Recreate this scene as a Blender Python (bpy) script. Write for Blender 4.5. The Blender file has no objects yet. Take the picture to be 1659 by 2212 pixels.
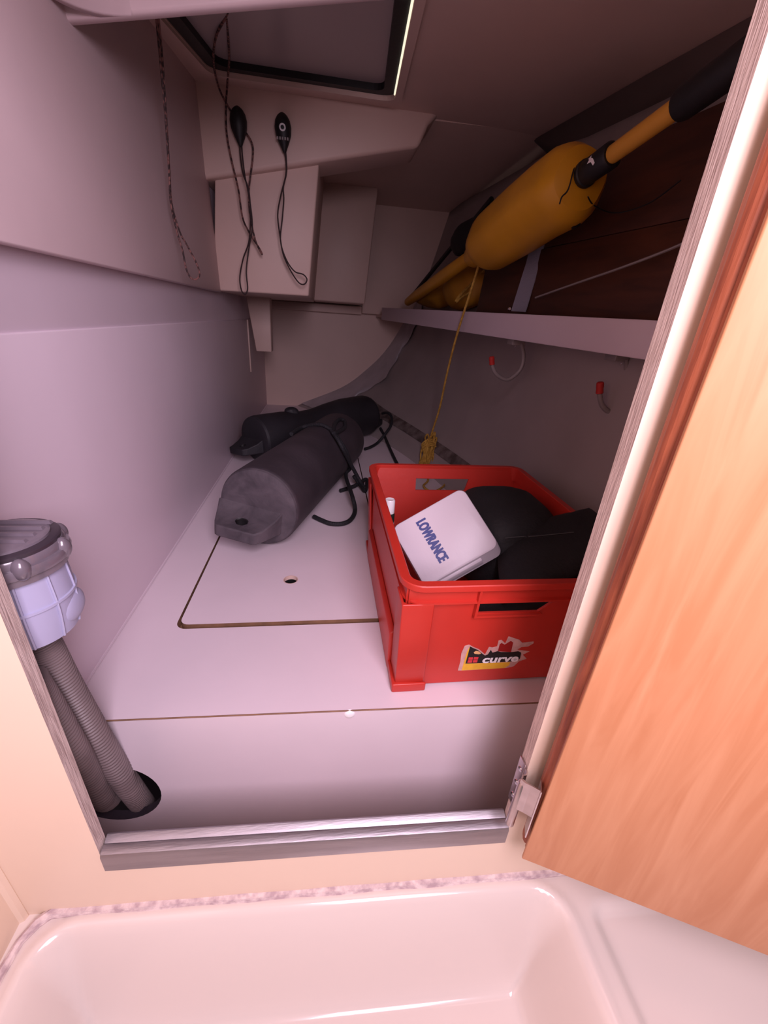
import bpy, bmesh, math, random
from mathutils import Vector, Matrix
from mathutils.geometry import tessellate_polygon
random.seed(4)
S = bpy.context.scene
C = S.collection

# ------------------------------------------------------------------ camera
cd = bpy.data.cameras.new('camera'); cam = bpy.data.objects.new('camera', cd); C.objects.link(cam)
R = [[0.99002, -0.003356, -0.140886], [-0.126078, 0.425575, -0.896097], [0.062965, 0.904917, 0.420905]]
cam.matrix_world = Matrix([[R[0][0], R[0][1], R[0][2], 0.0], [R[1][0], R[1][1], R[1][2], 0.0],
                           [R[2][0], R[2][1], R[2][2], 0.6], [0, 0, 0, 1]])
cd.sensor_fit = 'HORIZONTAL'; cd.sensor_width = 36.0; cd.lens = 19.5103; cd.clip_start = 0.01
S.camera = cam
# ------------------------------------------------------------------ world, lights, exposure
w = bpy.data.worlds.new('world'); S.world = w; w.use_nodes = True
bg = w.node_tree.nodes['Background']; bg.inputs[0].default_value = (1.0, 0.84, 0.84, 1); bg.inputs[1].default_value = 0.22
def area(name, loc, target, sx, sy, power, col):
    l = bpy.data.lights.new(name, 'AREA'); l.shape = 'RECTANGLE'; l.size = sx; l.size_y = sy; l.energy = power; l.color = col
    o = bpy.data.objects.new(name, l); C.objects.link(o); o.location = loc
    o.rotation_euler = (Vector(target) - Vector(loc)).to_track_quat('-Z', 'Y').to_euler(); return o
area('unseen_key_light', (0.19, -0.45, 1.06), (-0.12, 0.8, 0.2), 0.5, 0.85, 25, (1.0, 0.80, 0.97))  # unseen key light behind the camera, placed for shadow direction and falloff
S.view_settings.view_transform = 'Standard'; S.view_settings.look = 'None'
S.view_settings.exposure = 0.08; S.view_settings.gamma = 1.0; S.view_settings.use_curve_mapping = False

# ------------------------------------------------------------------ materials
def lin(c): return tuple(((v/255)/12.92 if v/255 <= .04045 else ((v/255+.055)/1.055)**2.4) for v in c)
def mat(name, col, rough=.5, metal=0., var=.0, vscale=8., bump=0., bscale=60., spec=.5, col2=None, stretch=(1,1,1), dist=0., detail=4., lo=.35, hi=.65, coat=0., trans=0., emit=None):
    m = bpy.data.materials.new(name); m.use_nodes = True
    nt = m.node_tree; b = nt.nodes['Principled BSDF']
    c = lin(col)
    b.inputs['Base Color'].default_value = (*c, 1); b.inputs['Roughness'].default_value = rough
    b.inputs['Metallic'].default_value = metal; b.inputs['Specular IOR Level'].default_value = spec
    b.inputs['Coat Weight'].default_value = coat; b.inputs['Transmission Weight'].default_value = trans
    if emit: b.inputs['Emission Color'].default_value = (*lin(emit[0]), 1); b.inputs['Emission Strength'].default_value = emit[1]
    tc = nt.nodes.new('ShaderNodeTexCoord'); mp = nt.nodes.new('ShaderNodeMapping'); mp.inputs['Scale'].default_value = stretch
    nt.links.new(tc.outputs['Object'], mp.inputs[0])
    if col2 or var:
        n = nt.nodes.new('ShaderNodeTexNoise'); n.inputs['Scale'].default_value = vscale; n.inputs['Detail'].default_value = detail; n.inputs['Distortion'].default_value = dist
        nt.links.new(mp.outputs[0], n.inputs['Vector'])
        r = nt.nodes.new('ShaderNodeValToRGB'); r.color_ramp.elements[0].position = lo; r.color_ramp.elements[1].position = hi
        d = lin(col2) if col2 else tuple(v*(1-var) for v in c)
        r.color_ramp.elements[0].color = (*d, 1); r.color_ramp.elements[1].color = (*c, 1)
        nt.links.new(n.outputs[0], r.inputs[0]); nt.links.new(r.outputs[0], b.inputs['Base Color'])
    if bump:
        n2 = nt.nodes.new('ShaderNodeTexNoise'); n2.inputs['Scale'].default_value = bscale; n2.inputs['Detail'].default_value = 3
        nt.links.new(mp.outputs[0], n2.inputs['Vector'])
        bp = nt.nodes.new('ShaderNodeBump'); bp.inputs['Strength'].default_value = bump; bp.inputs['Distance'].default_value = .004
        nt.links.new(n2.outputs[0], bp.inputs['Height']); nt.links.new(bp.outputs[0], b.inputs['Normal'])
    return m
M = {}
M['gel'] = mat('white_gelcoat', (214, 198, 208), .38, var=.05, vscale=3, bump=.03, bscale=40)
M['gelfloor'] = mat('white_painted_sole', (220, 206, 213), .42, var=.04, vscale=5, bump=.03, bscale=90)
M['tray'] = mat('shower_tray_gelcoat', (218, 206, 198), .16, coat=.4)
M['cream'] = mat('cream_bulkhead_laminate', (230, 208, 186), .45, var=.02, vscale=4)
M['gelmid'] = mat('pinkish_white_moulding', (210, 188, 190), .45, var=.05, vscale=4, bump=.05, bscale=30)
M['gelwarm'] = mat('warm_white_moulding', (210, 182, 171), .5, var=.05, vscale=4, bump=.06, bscale=25)
M['hull'] = mat('grey_painted_hull', (160, 148, 147), .6, var=.1, vscale=5, bump=.12, bscale=35)
M['shadedeck'] = mat('shade_darkened_deck_underside', (84, 70, 67), .7, var=.1, vscale=6)  # shade under the side deck is put into this darker base colour
M['tab'] = mat('fibreglass_tabbing', (186, 178, 184), .3, var=.2, vscale=9, bump=.1, bscale=30)
M['ply'] = mat('bare_plywood_edge', (214, 196, 188), .7, col2=(150, 128, 122), vscale=30, stretch=(2.0, 22, .9), bump=.3, bscale=40, detail=6, lo=.25, hi=.6)
M['brownedge'] = mat('brown_plywood_edge', (140, 104, 78), .7, var=.3, vscale=30)
M['steel'] = mat('brushed_aluminium', (172, 166, 170), .46, metal=1., var=.18, vscale=20, stretch=(.3, 3, 3), bump=.08, bscale=120)
M['hinge'] = mat('nickel_hinge', (205, 192, 192), .28, metal=1., var=.2, vscale=30)
M['chrome'] = mat('chrome', (220, 220, 222), .12, metal=1.)
M['doorwood'] = mat('cherry_veneer', (208, 150, 111), .45, col2=(194, 132, 92), vscale=16, stretch=(2.4, 2.4, .22), dist=1.3, detail=8, lo=.36, hi=.68, spec=.35)
M['redwood'] = mat('mahogany_lipping', (176, 98, 66), .5, col2=(128, 62, 42), vscale=18, stretch=(6, 6, .6), detail=6, bump=.15, bscale=60)
M['brownboard'] = mat('dark_brown_ply_board', (82, 44, 28), .5, col2=(60, 31, 20), vscale=7, stretch=(.6, .6, 4), dist=.6)
M['red'] = mat('red_crate_plastic', (190, 48, 37), .4, var=.08, vscale=9, bump=.06, bscale=70)
M['fender'] = mat('black_fender_rubber', (62, 54, 60), .62, col2=(48, 41, 47), vscale=7, bump=.25, bscale=45)
M['fendercap'] = mat('scuffed_fender_end', (88, 80, 86), .7, col2=(60, 54, 60), vscale=14, bump=.4, bscale=60, dist=.8)
M['fenderblk'] = mat('black_fender_vinyl', (40, 38, 44), .6, col2=(28, 26, 31), vscale=6, bump=.2, bscale=50)
M['blackrope'] = mat('black_braided_rope', (26, 26, 31), .7, bump=.8, bscale=260)
M['cord'] = mat('speckled_brown_cord', (126, 84, 78), .7, col2=(46, 26, 26), vscale=120, detail=1, lo=.45, hi=.6)
M['thincord'] = mat('black_thin_cord', (48, 30, 30), .7, bump=.3, bscale=300)
M['yellow'] = mat('yellow_buoy_plastic', (214, 152, 28), .45, var=.18, vscale=5, bump=.1, bscale=25)
M['yellowpole'] = mat('yellow_pole', (206, 148, 54), .45, var=.1, vscale=8)
M['yellowbag'] = mat('yellow_pvc_fabric', (190, 134, 34), .6, var=.3, vscale=6, bump=.4, bscale=18)
M['yellowrope'] = mat('yellow_line', (200, 158, 70), .75, col2=(160, 118, 44), vscale=90, bump=.6, bscale=220)
M['black'] = mat('black_rubber', (20, 18, 20), .55, bump=.1, bscale=80)
M['blackbag'] = mat('black_nylon', (27, 25, 28), .75, var=.25, vscale=12, bump=.3, bscale=160)
M['smoke'] = mat('smoked_acrylic', (172, 160, 160), .3, var=.03, vscale=3, spec=.3)
M['edgelight'] = mat('daylit_acrylic_edge', (255, 250, 225), .3, emit=((255, 248, 220), .9))
M['whiteplastic'] = mat('pale_grey_plastic', (200, 190, 198), .4, bump=.05, bscale=120)
M['capwhite'] = mat('white_cap_plastic', (240, 236, 238), .35)
M['navy'] = mat('navy_print', (28, 40, 112), .5)
M['bowl'] = mat('lavender_grey_plastic', (172, 172, 200), .4, var=.05, vscale=12, bump=.05, bscale=60)
M['lid'] = mat('smoky_clear_lid', (124, 114, 124), .22, var=.35, vscale=14, coat=.5)
M['liddark'] = mat('lid_seal', (58, 50, 58), .35)
M['hose'] = mat('grey_ribbed_hose', (118, 104, 104), .5, var=.18, vscale=14)
M['redtip'] = mat('red_hook_tip', (176, 34, 28), .5)
M['hookgrey'] = mat('grey_coated_hook', (138, 128, 128), .4)
M['strap'] = mat('grey_webbing', (136, 134, 150), .7, bump=.4, bscale=180)
M['stickyellow'] = mat('sticker_yellow', (232, 178, 44), .45, var=.15, vscale=60)
M['stickblack'] = mat('sticker_black', (26, 24, 24), .45)
M['stickred'] = mat('sticker_red', (206, 54, 62), .45)
M['stickdarkred'] = mat('sticker_dark_red', (150, 22, 22), .45)
M['stickwhite'] = mat('torn_paper', (206, 160, 154), .8, var=.25, vscale=80)
M['stickpeach'] = mat('sticker_peach', (226, 176, 120), .5)
M['bottle'] = mat('dark_green_bottle', (38, 46, 40), .35)
M['dirt'] = mat('mildewed_sealant', (216, 198, 194), .7, col2=(174, 152, 155), vscale=70, detail=12, lo=.36, hi=.62, stretch=(1, 1, 2), bump=.4, bscale=120)
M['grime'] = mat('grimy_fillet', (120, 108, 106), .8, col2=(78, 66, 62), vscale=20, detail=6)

# ------------------------------------------------------------------ builders
def meshobj(name, verts, faces, m, parent=None, smooth=False, mats=None, fmat=None):
    off = Vector(parent['_o']) if parent is not None and '_o' in parent else Vector((0, 0, 0))
    me = bpy.data.meshes.new(name); me.from_pydata([tuple(Vector(v)-off) for v in verts], [], faces)
    bm = bmesh.new(); bm.from_mesh(me); bmesh.ops.recalc_face_normals(bm, faces=bm.faces); bm.to_mesh(me); bm.free()
    for k in (mats or [m]): me.materials.append(M[k])
    if fmat:
        for p, i in zip(me.polygons, fmat): p.material_index = i
    if smooth:
        for p in me.polygons: p.use_smooth = True
        if smooth != 'all':
            me.set_sharp_from_angle(angle=math.radians(38))
    o = bpy.data.objects.new(name, me); C.objects.link(o)
    if parent is not None: o.parent = parent; o['_o'] = tuple(off)
    return o
def thing(name, label, cat, loc=(0, 0, 0), group=None):
    o = bpy.data.objects.new(name, None); C.objects.link(o); o.location = loc; o['_o'] = tuple(loc); o.empty_display_size = .02
    o['label'] = label; o['category'] = cat
    if group: o['group'] = group
    return o
def tag(o, label, cat, group=None):
    o['label'] = label; o['category'] = cat
    if group: o['group'] = group
    return o
def struct(o, label, cat):
    o['kind'] = 'structure'; o['label'] = label; o['category'] = cat; return o
def bevel(o, wd, seg=2, angle=35):
    b = o.modifiers.new('bevel', 'BEVEL'); b.width = wd; b.segments = seg; b.limit_method = 'ANGLE'; b.angle_limit = math.radians(angle)
    for p in o.data.polygons: p.use_smooth = True
    return o
def hexa(name, c8, m, parent=None, bev=0.):
    """eight corners: four of the bottom loop, then four of the top loop"""
    f = [(3, 2, 1, 0), (4, 5, 6, 7), (0, 1, 5, 4), (1, 2, 6, 5), (2, 3, 7, 6), (3, 0, 4, 7)]
    o = meshobj(name, c8, f, m, parent)
    if bev: bevel(o, bev)
    return o
def box(name, x0, x1, y0, y1, z0, z1, m, parent=None, bev=0.):
    return hexa(name, [(x0, y0, z0), (x1, y0, z0), (x1, y1, z0), (x0, y1, z0), (x0, y0, z1), (x1, y0, z1), (x1, y1, z1), (x0, y1, z1)], m, parent, bev)
def plate(name, outer, holes, fn, t0, t1, m, parent=None, holemat=None, smooth=False, sidemat=None):
    """2D polygon with holes, mapped by fn(u, v, t) to 3D between t0 and t1"""
    loops = [outer]+holes; pts = [p for l in loops for p in l]; n = len(pts)
    tris = tessellate_polygon([[Vector((p[0], p[1], 0)) for p in l] for l in loops])
    v = [fn(p[0], p[1], t0) for p in pts]+[fn(p[0], p[1], t1) for p in pts]
    f = []; fm = []
    for t in tris: f.append(tuple(t)); fm.append(0); f.append(tuple(i+n for i in reversed(t))); fm.append(0)
    k = 0
    for li, l in enumerate(loops):
        for i in range(len(l)):
            a, b = k+i, k+(i+1) % len(l); f.append((a, b, b+n, a+n)); fm.append(1 if (li and holemat) else (2 if sidemat and not li else 0))
        k += len(l)
    return meshobj(name, v, f, m, parent, smooth, mats=[m, holemat or m, sidemat or m], fmat=fm)
def rrect(x0, x1, y0, y1, r, seg=6):
    out = []
    for cx, cy, a0 in ((x1-r, y1-r, 0), (x0+r, y1-r, 90), (x0+r, y0+r, 180), (x1-r, y0+r, 270)):
        for i in range(seg+1):
            a = math.radians(a0+90*i/seg); out.append((cx+r*math.cos(a), cy+r*math.sin(a)))
    return out
def circle(cx, cy, r, n=28, ry=None):
    return [(cx+r*math.cos(2*math.pi*i/n), cy+(ry or r)*math.sin(2*math.pi*i/n)) for i in range(n)]
def spline(pts, per=8, closed=False):
    P = [Vector(p) for p in pts]; n = len(P); out = []
    rng = range(n) if closed else range(n-1)
    for i in rng:
        if closed: p0, p1, p2, p3 = P[(i-1) % n], P[i], P[(i+1) % n], P[(i+2) % n]
        else: p0, p1, p2, p3 = P[max(i-1, 0)], P[i], P[i+1], P[min(i+2, n-1)]
        for k in range(per):
            t = k/per; out.append(.5*((2*p1)+(p2-p0)*t+(2*p0-5*p1+4*p2-p3)*t*t+(3*p1-p0-3*p2+p3)*t**3))
    if not closed: out.append(P[-1])
    return out
def sweep(path, rad, seg=8, closed=False):
    """tube verts and faces; rad may be a function of the index"""
    n = len(path); V = []; F = []
    tan = [(path[(i+1) % n if closed else min(i+1, n-1)]-path[(i-1) % n if closed else max(i-1, 0)]).normalized() for i in range(n)]
    a = tan[0].orthogonal().normalized()
    for i in range(n):
        a = (a-tan[i]*a.dot(tan[i])).normalized(); b = tan[i].cross(a); r = rad(i) if callable(rad) else rad
        for k in range(seg):
            t = 2*math.pi*k/seg; V.append(path[i]+a*(r*math.cos(t))+b*(r*math.sin(t)))
    for i in range(n if closed else n-1):
        for k in range(seg):
            j = (i+1) % n; F.append((i*seg+k, i*seg+(k+1) % seg, j*seg+(k+1) % seg, j*seg+k))
    if not closed: F.append(tuple(range(seg))); F.append(tuple((n-1)*seg+k for k in range(seg)))
    return V, F
def tube(name, pts, rad, m, parent=None, per=8, seg=8, closed=False):
    V, F = sweep(spline(pts, per, closed), rad, seg, closed)
    return meshobj(name, V, F, m, parent, True)
def lathe(name, prof, origin, axis, m, parent=None, seg=32, mats=None, fmat=None):
    """prof: list of (distance along the axis, radius)"""
    ax = Vector(axis).normalized(); a = ax.orthogonal().normalized(); b = ax.cross(a); o = Vector(origin); V = []; F = []; fm = []
    for (d, r) in prof:
        for k in range(seg):
            t = 2*math.pi*k/seg; V.append(o+ax*d+a*(r*math.cos(t))+b*(r*math.sin(t)))
    for i in range(len(prof)-1):
        for k in range(seg):
            F.append((i*seg+k, i*seg+(k+1) % seg, (i+1)*seg+(k+1) % seg, (i+1)*seg+k)); fm.append(fmat[i] if fmat else 0)
    F.append(tuple(range(seg))); fm.append(fmat[0] if fmat else 0)
    F.append(tuple((len(prof)-1)*seg+k for k in range(seg))); fm.append(fmat[-1] if fmat else 0)
    return meshobj(name, V, F, m, parent, True, mats=mats, fmat=fm)
def ringlathe(name, prof, origin, m, parent, seg=28):
    V = []; F = []; k = len(prof)
    for (d, r) in prof:
        for j in range(seg):
            t = 2*math.pi*j/seg; V.append((origin[0]+r*math.cos(t), origin[1]+r*math.sin(t), origin[2]+d))
    for i in range(k):
        for j in range(seg): F.append((i*seg+j, i*seg+(j+1) % seg, ((i+1) % k)*seg+(j+1) % seg, ((i+1) % k)*seg+j))
    return meshobj(name, V, F, m, parent, True)
def textmesh(name, body, size, fn, m, parent=None, offset=0., shear=0., sx=1., th=.0006, spc=1., bold=(0.,)):
    cu = bpy.data.curves.new(name, 'FONT'); cu.body = body; cu.size = size; cu.offset = offset; cu.shear = shear; cu.align_x = 'CENTER'; cu.resolution_u = 3; cu.space_character = spc
    cu.extrude = th/2
    t = bpy.data.objects.new(name, cu); C.objects.link(t); bpy.context.view_layer.update()
    me = bpy.data.meshes.new_from_object(t.evaluated_get(bpy.context.evaluated_depsgraph_get()))
    nv_ = len(me.vertices); V = [fn(v.co.x*sx+b, v.co.y, v.co.z+k*.00003) for k, b in enumerate(bold) for v in me.vertices]; F = [tuple(i+k*nv_ for i in p.vertices) for k in range(len(bold)) for p in me.polygons]
    bpy.data.objects.remove(t); bpy.data.curves.remove(cu); bpy.data.meshes.remove(me)
    return meshobj(name, V, F, m, parent)

# ================================================================== THE SETTING
yf = lambda x: .352-.035*x            # front face of the bulkhead
yr = lambda x: .494-.026*x            # riser below the locker sole
# ---- locker sole with hatch
sole_out = [(-.44, yr(-.44)), (.72, yr(.72)), (.72, 3.1), (-.44, 3.1)]
hx0, hx1, hy0, hy1 = -.303, .155, .712, 2.0
fl = plate('floor', sole_out, [rrect(hx0, hx1, hy0, hy1, .022)], lambda u, v, t: (u, v, t), -.02, 0., 'gelfloor', None, 'brownedge')
struct(fl, 'white painted locker sole with a flush hatch cut into it', 'floor')
plate('hatch_ledge', [(hx0-.03, hy0-.03), (hx1+.03, hy0-.03), (hx1+.03, hy1+.03), (hx0-.03, hy1+.03)], [circle(-.083, .882, .0178)], lambda u, v, t: (u, v, t), -.04, -.0205, 'brownedge', fl)
hp = plate('hatch_panel', rrect(hx0+.005, hx1-.004, hy0+.014, hy1-.004, .019), [circle(-.083, .882, .0175)], lambda u, v, t: (u, v, t), -.018, -.0005, 'gelfloor', fl, 'brownedge', sidemat='brownedge')
ringlathe('finger_hole_liner', [(-.010, .0172), (-.0008, .0172), (-.0001, .0182), (-.0002, .0164), (-.010, .0160), (-.010, .0166)], (-.083, .882, 0), 'gelwarm', fl)
V, F = [], []
for z in (-.009, -.16):
    V += [(-.083+.0164*math.cos(a*.2244), .882+.0164*math.sin(a*.2244), z) for a in range(28)]
F = [(i, (i+1) % 28, 28+(i+1) % 28, 28+i) for i in range(28)]+[tuple(range(28, 56))]
meshobj('hole_dark_cup', V, F, 'black', fl)  # added black cup: darkness below the finger hole is put into its colour
# ---- riser with the hose hole
rh = circle(-.3605, -.184, .0745, 40)
ri = plate('wall_riser', [(-.62, -.55), (.72, -.55), (.72, -.0014), (-.62, -.0014)], [rh], lambda u, v, t: (u, yr(u)+t, v), -.0012, .015, 'gelfloor', None, 'liddark')
struct(ri, 'white vertical riser below the locker sole with a round hose hole', 'wall')
for (x, z) in (((0.0427,0.4930,-0.0146)[0], -.0085), ((-0.3487,0.5030,-0.0101)[0], -.0085)):
    lathe('screw_cap', [(-.001, .0095), (.0015, .009), (.0035, .0065), (.0042, .003)], (x, yr(x), z), (0, -1, 0), 'capwhite', ri, 16)
meshobj('sealant_bead', *sweep([Vector((x, yr(x)-.0006, -.0006)) for x in (-.44, -.2, 0, .2, .45)], .0013, 6), 'brownedge', ri, True)
box('bilge_panel', -.62, .75, .8, .82, -.6, -.03, 'liddark', ri)
box('bilge_floor', -.62, .75, .34, .82, -.62, -.55, 'liddark', ri)
# ---- left wall of the locker
wl = box('wall_left', -.6, -.41, .497, 3.12, -.02, 1.45, 'gel')
struct(wl, 'smooth white side wall of the locker', 'wall')
hexa('overhang_panel', [(-.41, .40, .655), (-.388, .40, .655), (-.388, 1.83, .65), (-.41, 1.83, .65), (-.41, .40, 1.4), (-.405, .40, 1.4), (-.405, 1.83, 1.4), (-.41, 1.83, 1.4)], 'gelmid', wl, .008)
box('liner_panel', -.415, -.4045, .497, 3.06, .001, .552, 'gel', wl, .002)
box('trim_strip', -.404, -.396, 2.44, 2.455, .29, .55, 'gelwarm', wl, .002)
tube('corner_bead', [(-.406, .5, .002), (-.405, 1.2, .002), (-.405, 2.0, .002), (-.405, 3.04, .002)], .004, 'gel', wl, 3, 8)
box('closing_panel', -.64, -.62, .35, .52, -.6, 1.45, 'gel', wl)
box('return_panel', -.63, -.41, .4975, .52, -.001, 1.45, 'gel', wl)
# ---- rear wall
wr = box('wall_rear', -.6, 1.3, 3.05, 3.1, -.05, 1.45, 'gelwarm')
struct(wr, 'warm white rear wall at the far end of the locker', 'wall')
box('raised_panel', .235, 1.0, 2.985, 3.06, .62, 1.3, 'gelwarm', wr, .004)
box('ledge', -.36, .234, 3.0, 3.06, .612, .66, 'gelwarm', wr, .004)
# ---- ceiling, forward part with the deck hatch opening: rises gently going aft
cz = lambda x, y: 1.235+.1202*(y-1.85)-.002*x
HL = [(-.392, 1.0), (-.332, 1.685), (.208, 1.69), (.152, .98)]
def inset(poly, d, r, seg=6):
    cx = sum(p[0] for p in poly)/4; cy = sum(p[1] for p in poly)/4; out = []
    q = []
    n = len(poly)
    for i in range(n):
        a, b, c = Vector(poly[i-1]), Vector(poly[i]), Vector(poly[(i+1) % n])
        u = (a-b).normalized(); v = (c-b).normalized(); s = abs(u.x*v.y-u.y*v.x)
        b2 = b+(u+v)*(d/s); p0 = b2+u*r; p1 = b2+v*r
        for k in range(seg+1):
            t = k/seg; q.append(tuple(p0*(1-t)**2+b2*2*t*(1-t)+p1*t*t))
    return q
ce = plate('ceiling', [(-.42, .36), (.745, .36), (.755, 1.25), (.775, 1.9), (.36, 1.9), (-.42, 1.9)], [inset(HL, 0, .05)], lambda u, v, t: (u, v, cz(u, v)+t), 0, .05, 'gelwarm')
struct(ce, 'warm white moulded ceiling with a tinted hatch opening', 'ceiling')
# apron dropping from the far edge of the ceiling
ap = meshobj('apron', [(-.415, 1.785, .978), (.314, 1.785, 1.135), (.340, 1.785, 1.196), (.40, 1.80, 1.26), (-.415, 1.80, 1.26),
                       (-.415, 2.0, .985), (.32, 2.0, 1.146), (.346, 2.0, 1.205), (.40, 2.0, 1.26), (-.415, 2.0, 1.26)],
             [(0, 1, 2, 3, 4), (9, 8, 7, 6, 5), (0, 5, 6, 1), (1, 6, 7, 2), (2, 7, 8, 3), (3, 8, 9, 4), (4, 9, 5, 0)], 'gelwarm', ce); bevel(ap, .014, 4)
plate('ceiling_panel', [(-.42, 1.84), (1.3, 1.84), (1.3, 3.1), (-.42, 3.1)], [], lambda u, v, t: (u, v, 1.215+.03*(1 if v < 2 else 0)*(u > .3)+t-.012*(v-1.84)/1.2), 0, .05, 'gelwarm', ce)
hexa('duct_box', [(-.412, 1.822, .655), (-.064, 1.822, .659), (-.064, 2.7, .659), (-.412, 2.7, .655), (-.352, 1.822, 1.2), (-.010, 1.822, 1.2), (-.010, 2.7, 1.2), (-.352, 2.7, 1.2)], 'gelwarm', ce, .006)
hexa('duct_box', [(-.07, 2.68, .668), (.225, 2.68, .668), (.225, 3.05, .668), (-.07, 3.05, .668), (-.04, 2.68, 1.22), (.272, 2.68, 1.22), (.272, 3.05, 1.22), (-.04, 3.05, 1.22)], 'gelwarm', ce, .008)
hexa('hanging_bracket', [(-.352, 2.36, .405), (-.276, 2.36, .405), (-.276, 2.44, .405), (-.352, 2.44, .405), (-.386, 2.36, .66), (-.272, 2.36, .66), (-.272, 2.44, .66), (-.386, 2.44, .66)], 'gelwarm', ce, .004)
hexa('moulded_lip', [(-.5, .958, .967), (.1, .958, 1.076), (.1, .98, 1.076), (-.5, .98, .967), (-.5, .958, 1.3), (.1, .958, 1.3), (.1, .98, 1.3), (-.5, .98, 1.3)], 'gelmid', ce, .006)
box('roof_cover', -.62, 1.3, .36, 3.1, 1.4, 1.44, 'gelwarm', ce)
# concave fillet blending the lip into the left wall
V = []; F = []
for i in range(13):
    a = math.pi/2*i/12; x = -.398+.098*(1-math.cos(a)); y = .958-.11*(1-math.sin(a)); zb = .967+.182*(x+.5)
    V += [(x, y, zb), (x, y, 1.35), (x-.004, y+.016, zb), (x-.004, y+.016, 1.35)]
for i in range(12):
    q = 4*i; F += [(q, q+4, q+5, q+1), (q+2, q+3, q+7, q+6), (q, q+2, q+6, q+4), (q+1, q+5, q+7, q+3)]
meshobj('lip_fillet', V, F, 'gelmid', ce, 'all')
# tinted hatch
wn = plate('window_1', inset(HL, .03, .045), [], lambda u, v, t: (u, v, cz(u, v)+t), .02, .03, 'smoke')
struct(wn, 'smoked acrylic deck hatch pane in the ceiling', 'window')
plate('rubber_seal', inset(HL, .0, .05), [inset(HL, .034, .042)], lambda u, v, t: (u, v, cz(u, v)+t), .004, .02, 'black', wn)
plate('hatch_rim', inset(HL, -.022, .06), [inset(HL, -.001, .05)], lambda u, v, t: (u, v, cz(u, v)+t), -.008, .004, 'gelwarm', wn)
tube('daylight_gap', [(.152+.056*(y-.98)/.71-.001, y, cz(.16, y)+.0015) for y in (.99, 1.15, 1.3, 1.45, 1.6, 1.655)], .0028, 'edgelight', wn, 4, 6)
box('hatch_blackout', -.45, .3, .95, 1.75, 1.30, 1.32, 'smoke', wn)
# ---- hull side on the right: lofted sections (x, z) at stations along y
ST = [(.36, [(.57, -.06), (.585, 0), (.63, .06), (.68, .18), (.72, .38), (.745, .6), (.78, .85), (.812, 1.10)]),
      (1.0, [(.53, -.06), (.545, 0), (.60, .06), (.66, .18), (.71, .38), (.735, .6), (.77, .85), (.802, 1.10)]),
      (1.6, [(.455, -.06), (.475, 0), (.54, .055), (.61, .17), (.665, .38), (.695, .6), (.745, .85), (.802, 1.155)]),
      (2.1, [(.325, -.06), (.35, 0), (.44, .055), (.54, .16), (.61, .37), (.65, .6), (.71, .85), (.79, 1.18)]),
      (2.6, [(.08, -.06), (.12, 0), (.27, .075), (.42, .19), (.54, .38), (.61, .6), (.68, .85), (.77, 1.2)]),
      (3.07, [(-.3, -.06), (-.16, .005), (.137, .133), (.311, .267), (.433, .394), (.535, .56), (.64, .8), (.76, 1.22)])]
def loft(ny, y0=None, y1=None, off=0.):
    rows = []
    secs = [spline([(p[0], y, p[1]) for p in s], 5) for y, s in ST]
    cols = list(zip(*secs)); grid = []
    for c in cols:
        g = spline(list(c), ny); grid.append([v+Vector((-off, 0, off*.6)) for v in g])
    return grid
def gridmesh(name, grid, m, parent=None, keep=None):
    nu, nv = len(grid), len(grid[0]); V = [v for r in grid for v in r]
    F = [(i*nv+j, i*nv+j+1, (i+1)*nv+j+1, (i+1)*nv+j) for i in range(nu-1) for j in range(nv-1) if not keep or keep(i, j)]
    return meshobj(name, V, F, m, parent, 'all')
g = loft(8); hl = gridmesh('wall_right', g, 'hull'); struct(hl, 'curved dark grey hull side on the right of the locker', 'wall')
so = hl.modifiers.new('solid', 'SOLIDIFY'); so.thickness = .03; so.offset = 0
# side deck underside joining the hull top to the ceiling edge
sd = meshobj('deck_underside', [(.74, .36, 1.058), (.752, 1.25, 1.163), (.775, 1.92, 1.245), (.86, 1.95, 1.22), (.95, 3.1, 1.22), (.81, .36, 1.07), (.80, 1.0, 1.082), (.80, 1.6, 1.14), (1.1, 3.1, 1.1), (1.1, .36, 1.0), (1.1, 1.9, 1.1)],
             [(0, 1, 6, 5), (1, 2, 7, 6), (2, 3, 4, 8, 7), (5, 6, 7, 8, 10, 9)], 'shadedeck', hl, True)
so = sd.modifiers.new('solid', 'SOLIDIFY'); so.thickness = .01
box('cover_panel', 1.0, 1.05, .36, 3.1, -.6, 1.44, 'hull', hl)
# tabbing over the joint of hull and rear wall
gt = [[v for v in r if v.y > 2.78] for r in loft(16, off=.021)]
gt = [[v+Vector((0, (.05*math.sin(i*.7)+.03*math.sin(i*1.9)) if j == 0 else 0, 0)) for j, v in enumerate(r)] for i, r in enumerate(gt)][5:30]
gridmesh('tabbing_strip', gt, 'tab', hl)
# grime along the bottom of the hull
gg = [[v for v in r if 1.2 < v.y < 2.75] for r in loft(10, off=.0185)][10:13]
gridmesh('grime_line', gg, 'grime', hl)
# ---- bulkhead around the opening
op = [(-.3055, -.112), (.2805, -.112), (.2835, 1.04), (-.3120, 1.04)]
bk = plate('wall_bulkhead', [(-.75, -.6), (1.25, -.6), (1.25, 1.45), (-.75, 1.45)], [op], lambda u, v, t: (u, yf(u)+t, v), 0, .0185, 'cream', None, 'ply')
struct(bk, 'cream laminate bulkhead with raw plywood edges around the opening', 'wall')
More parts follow.
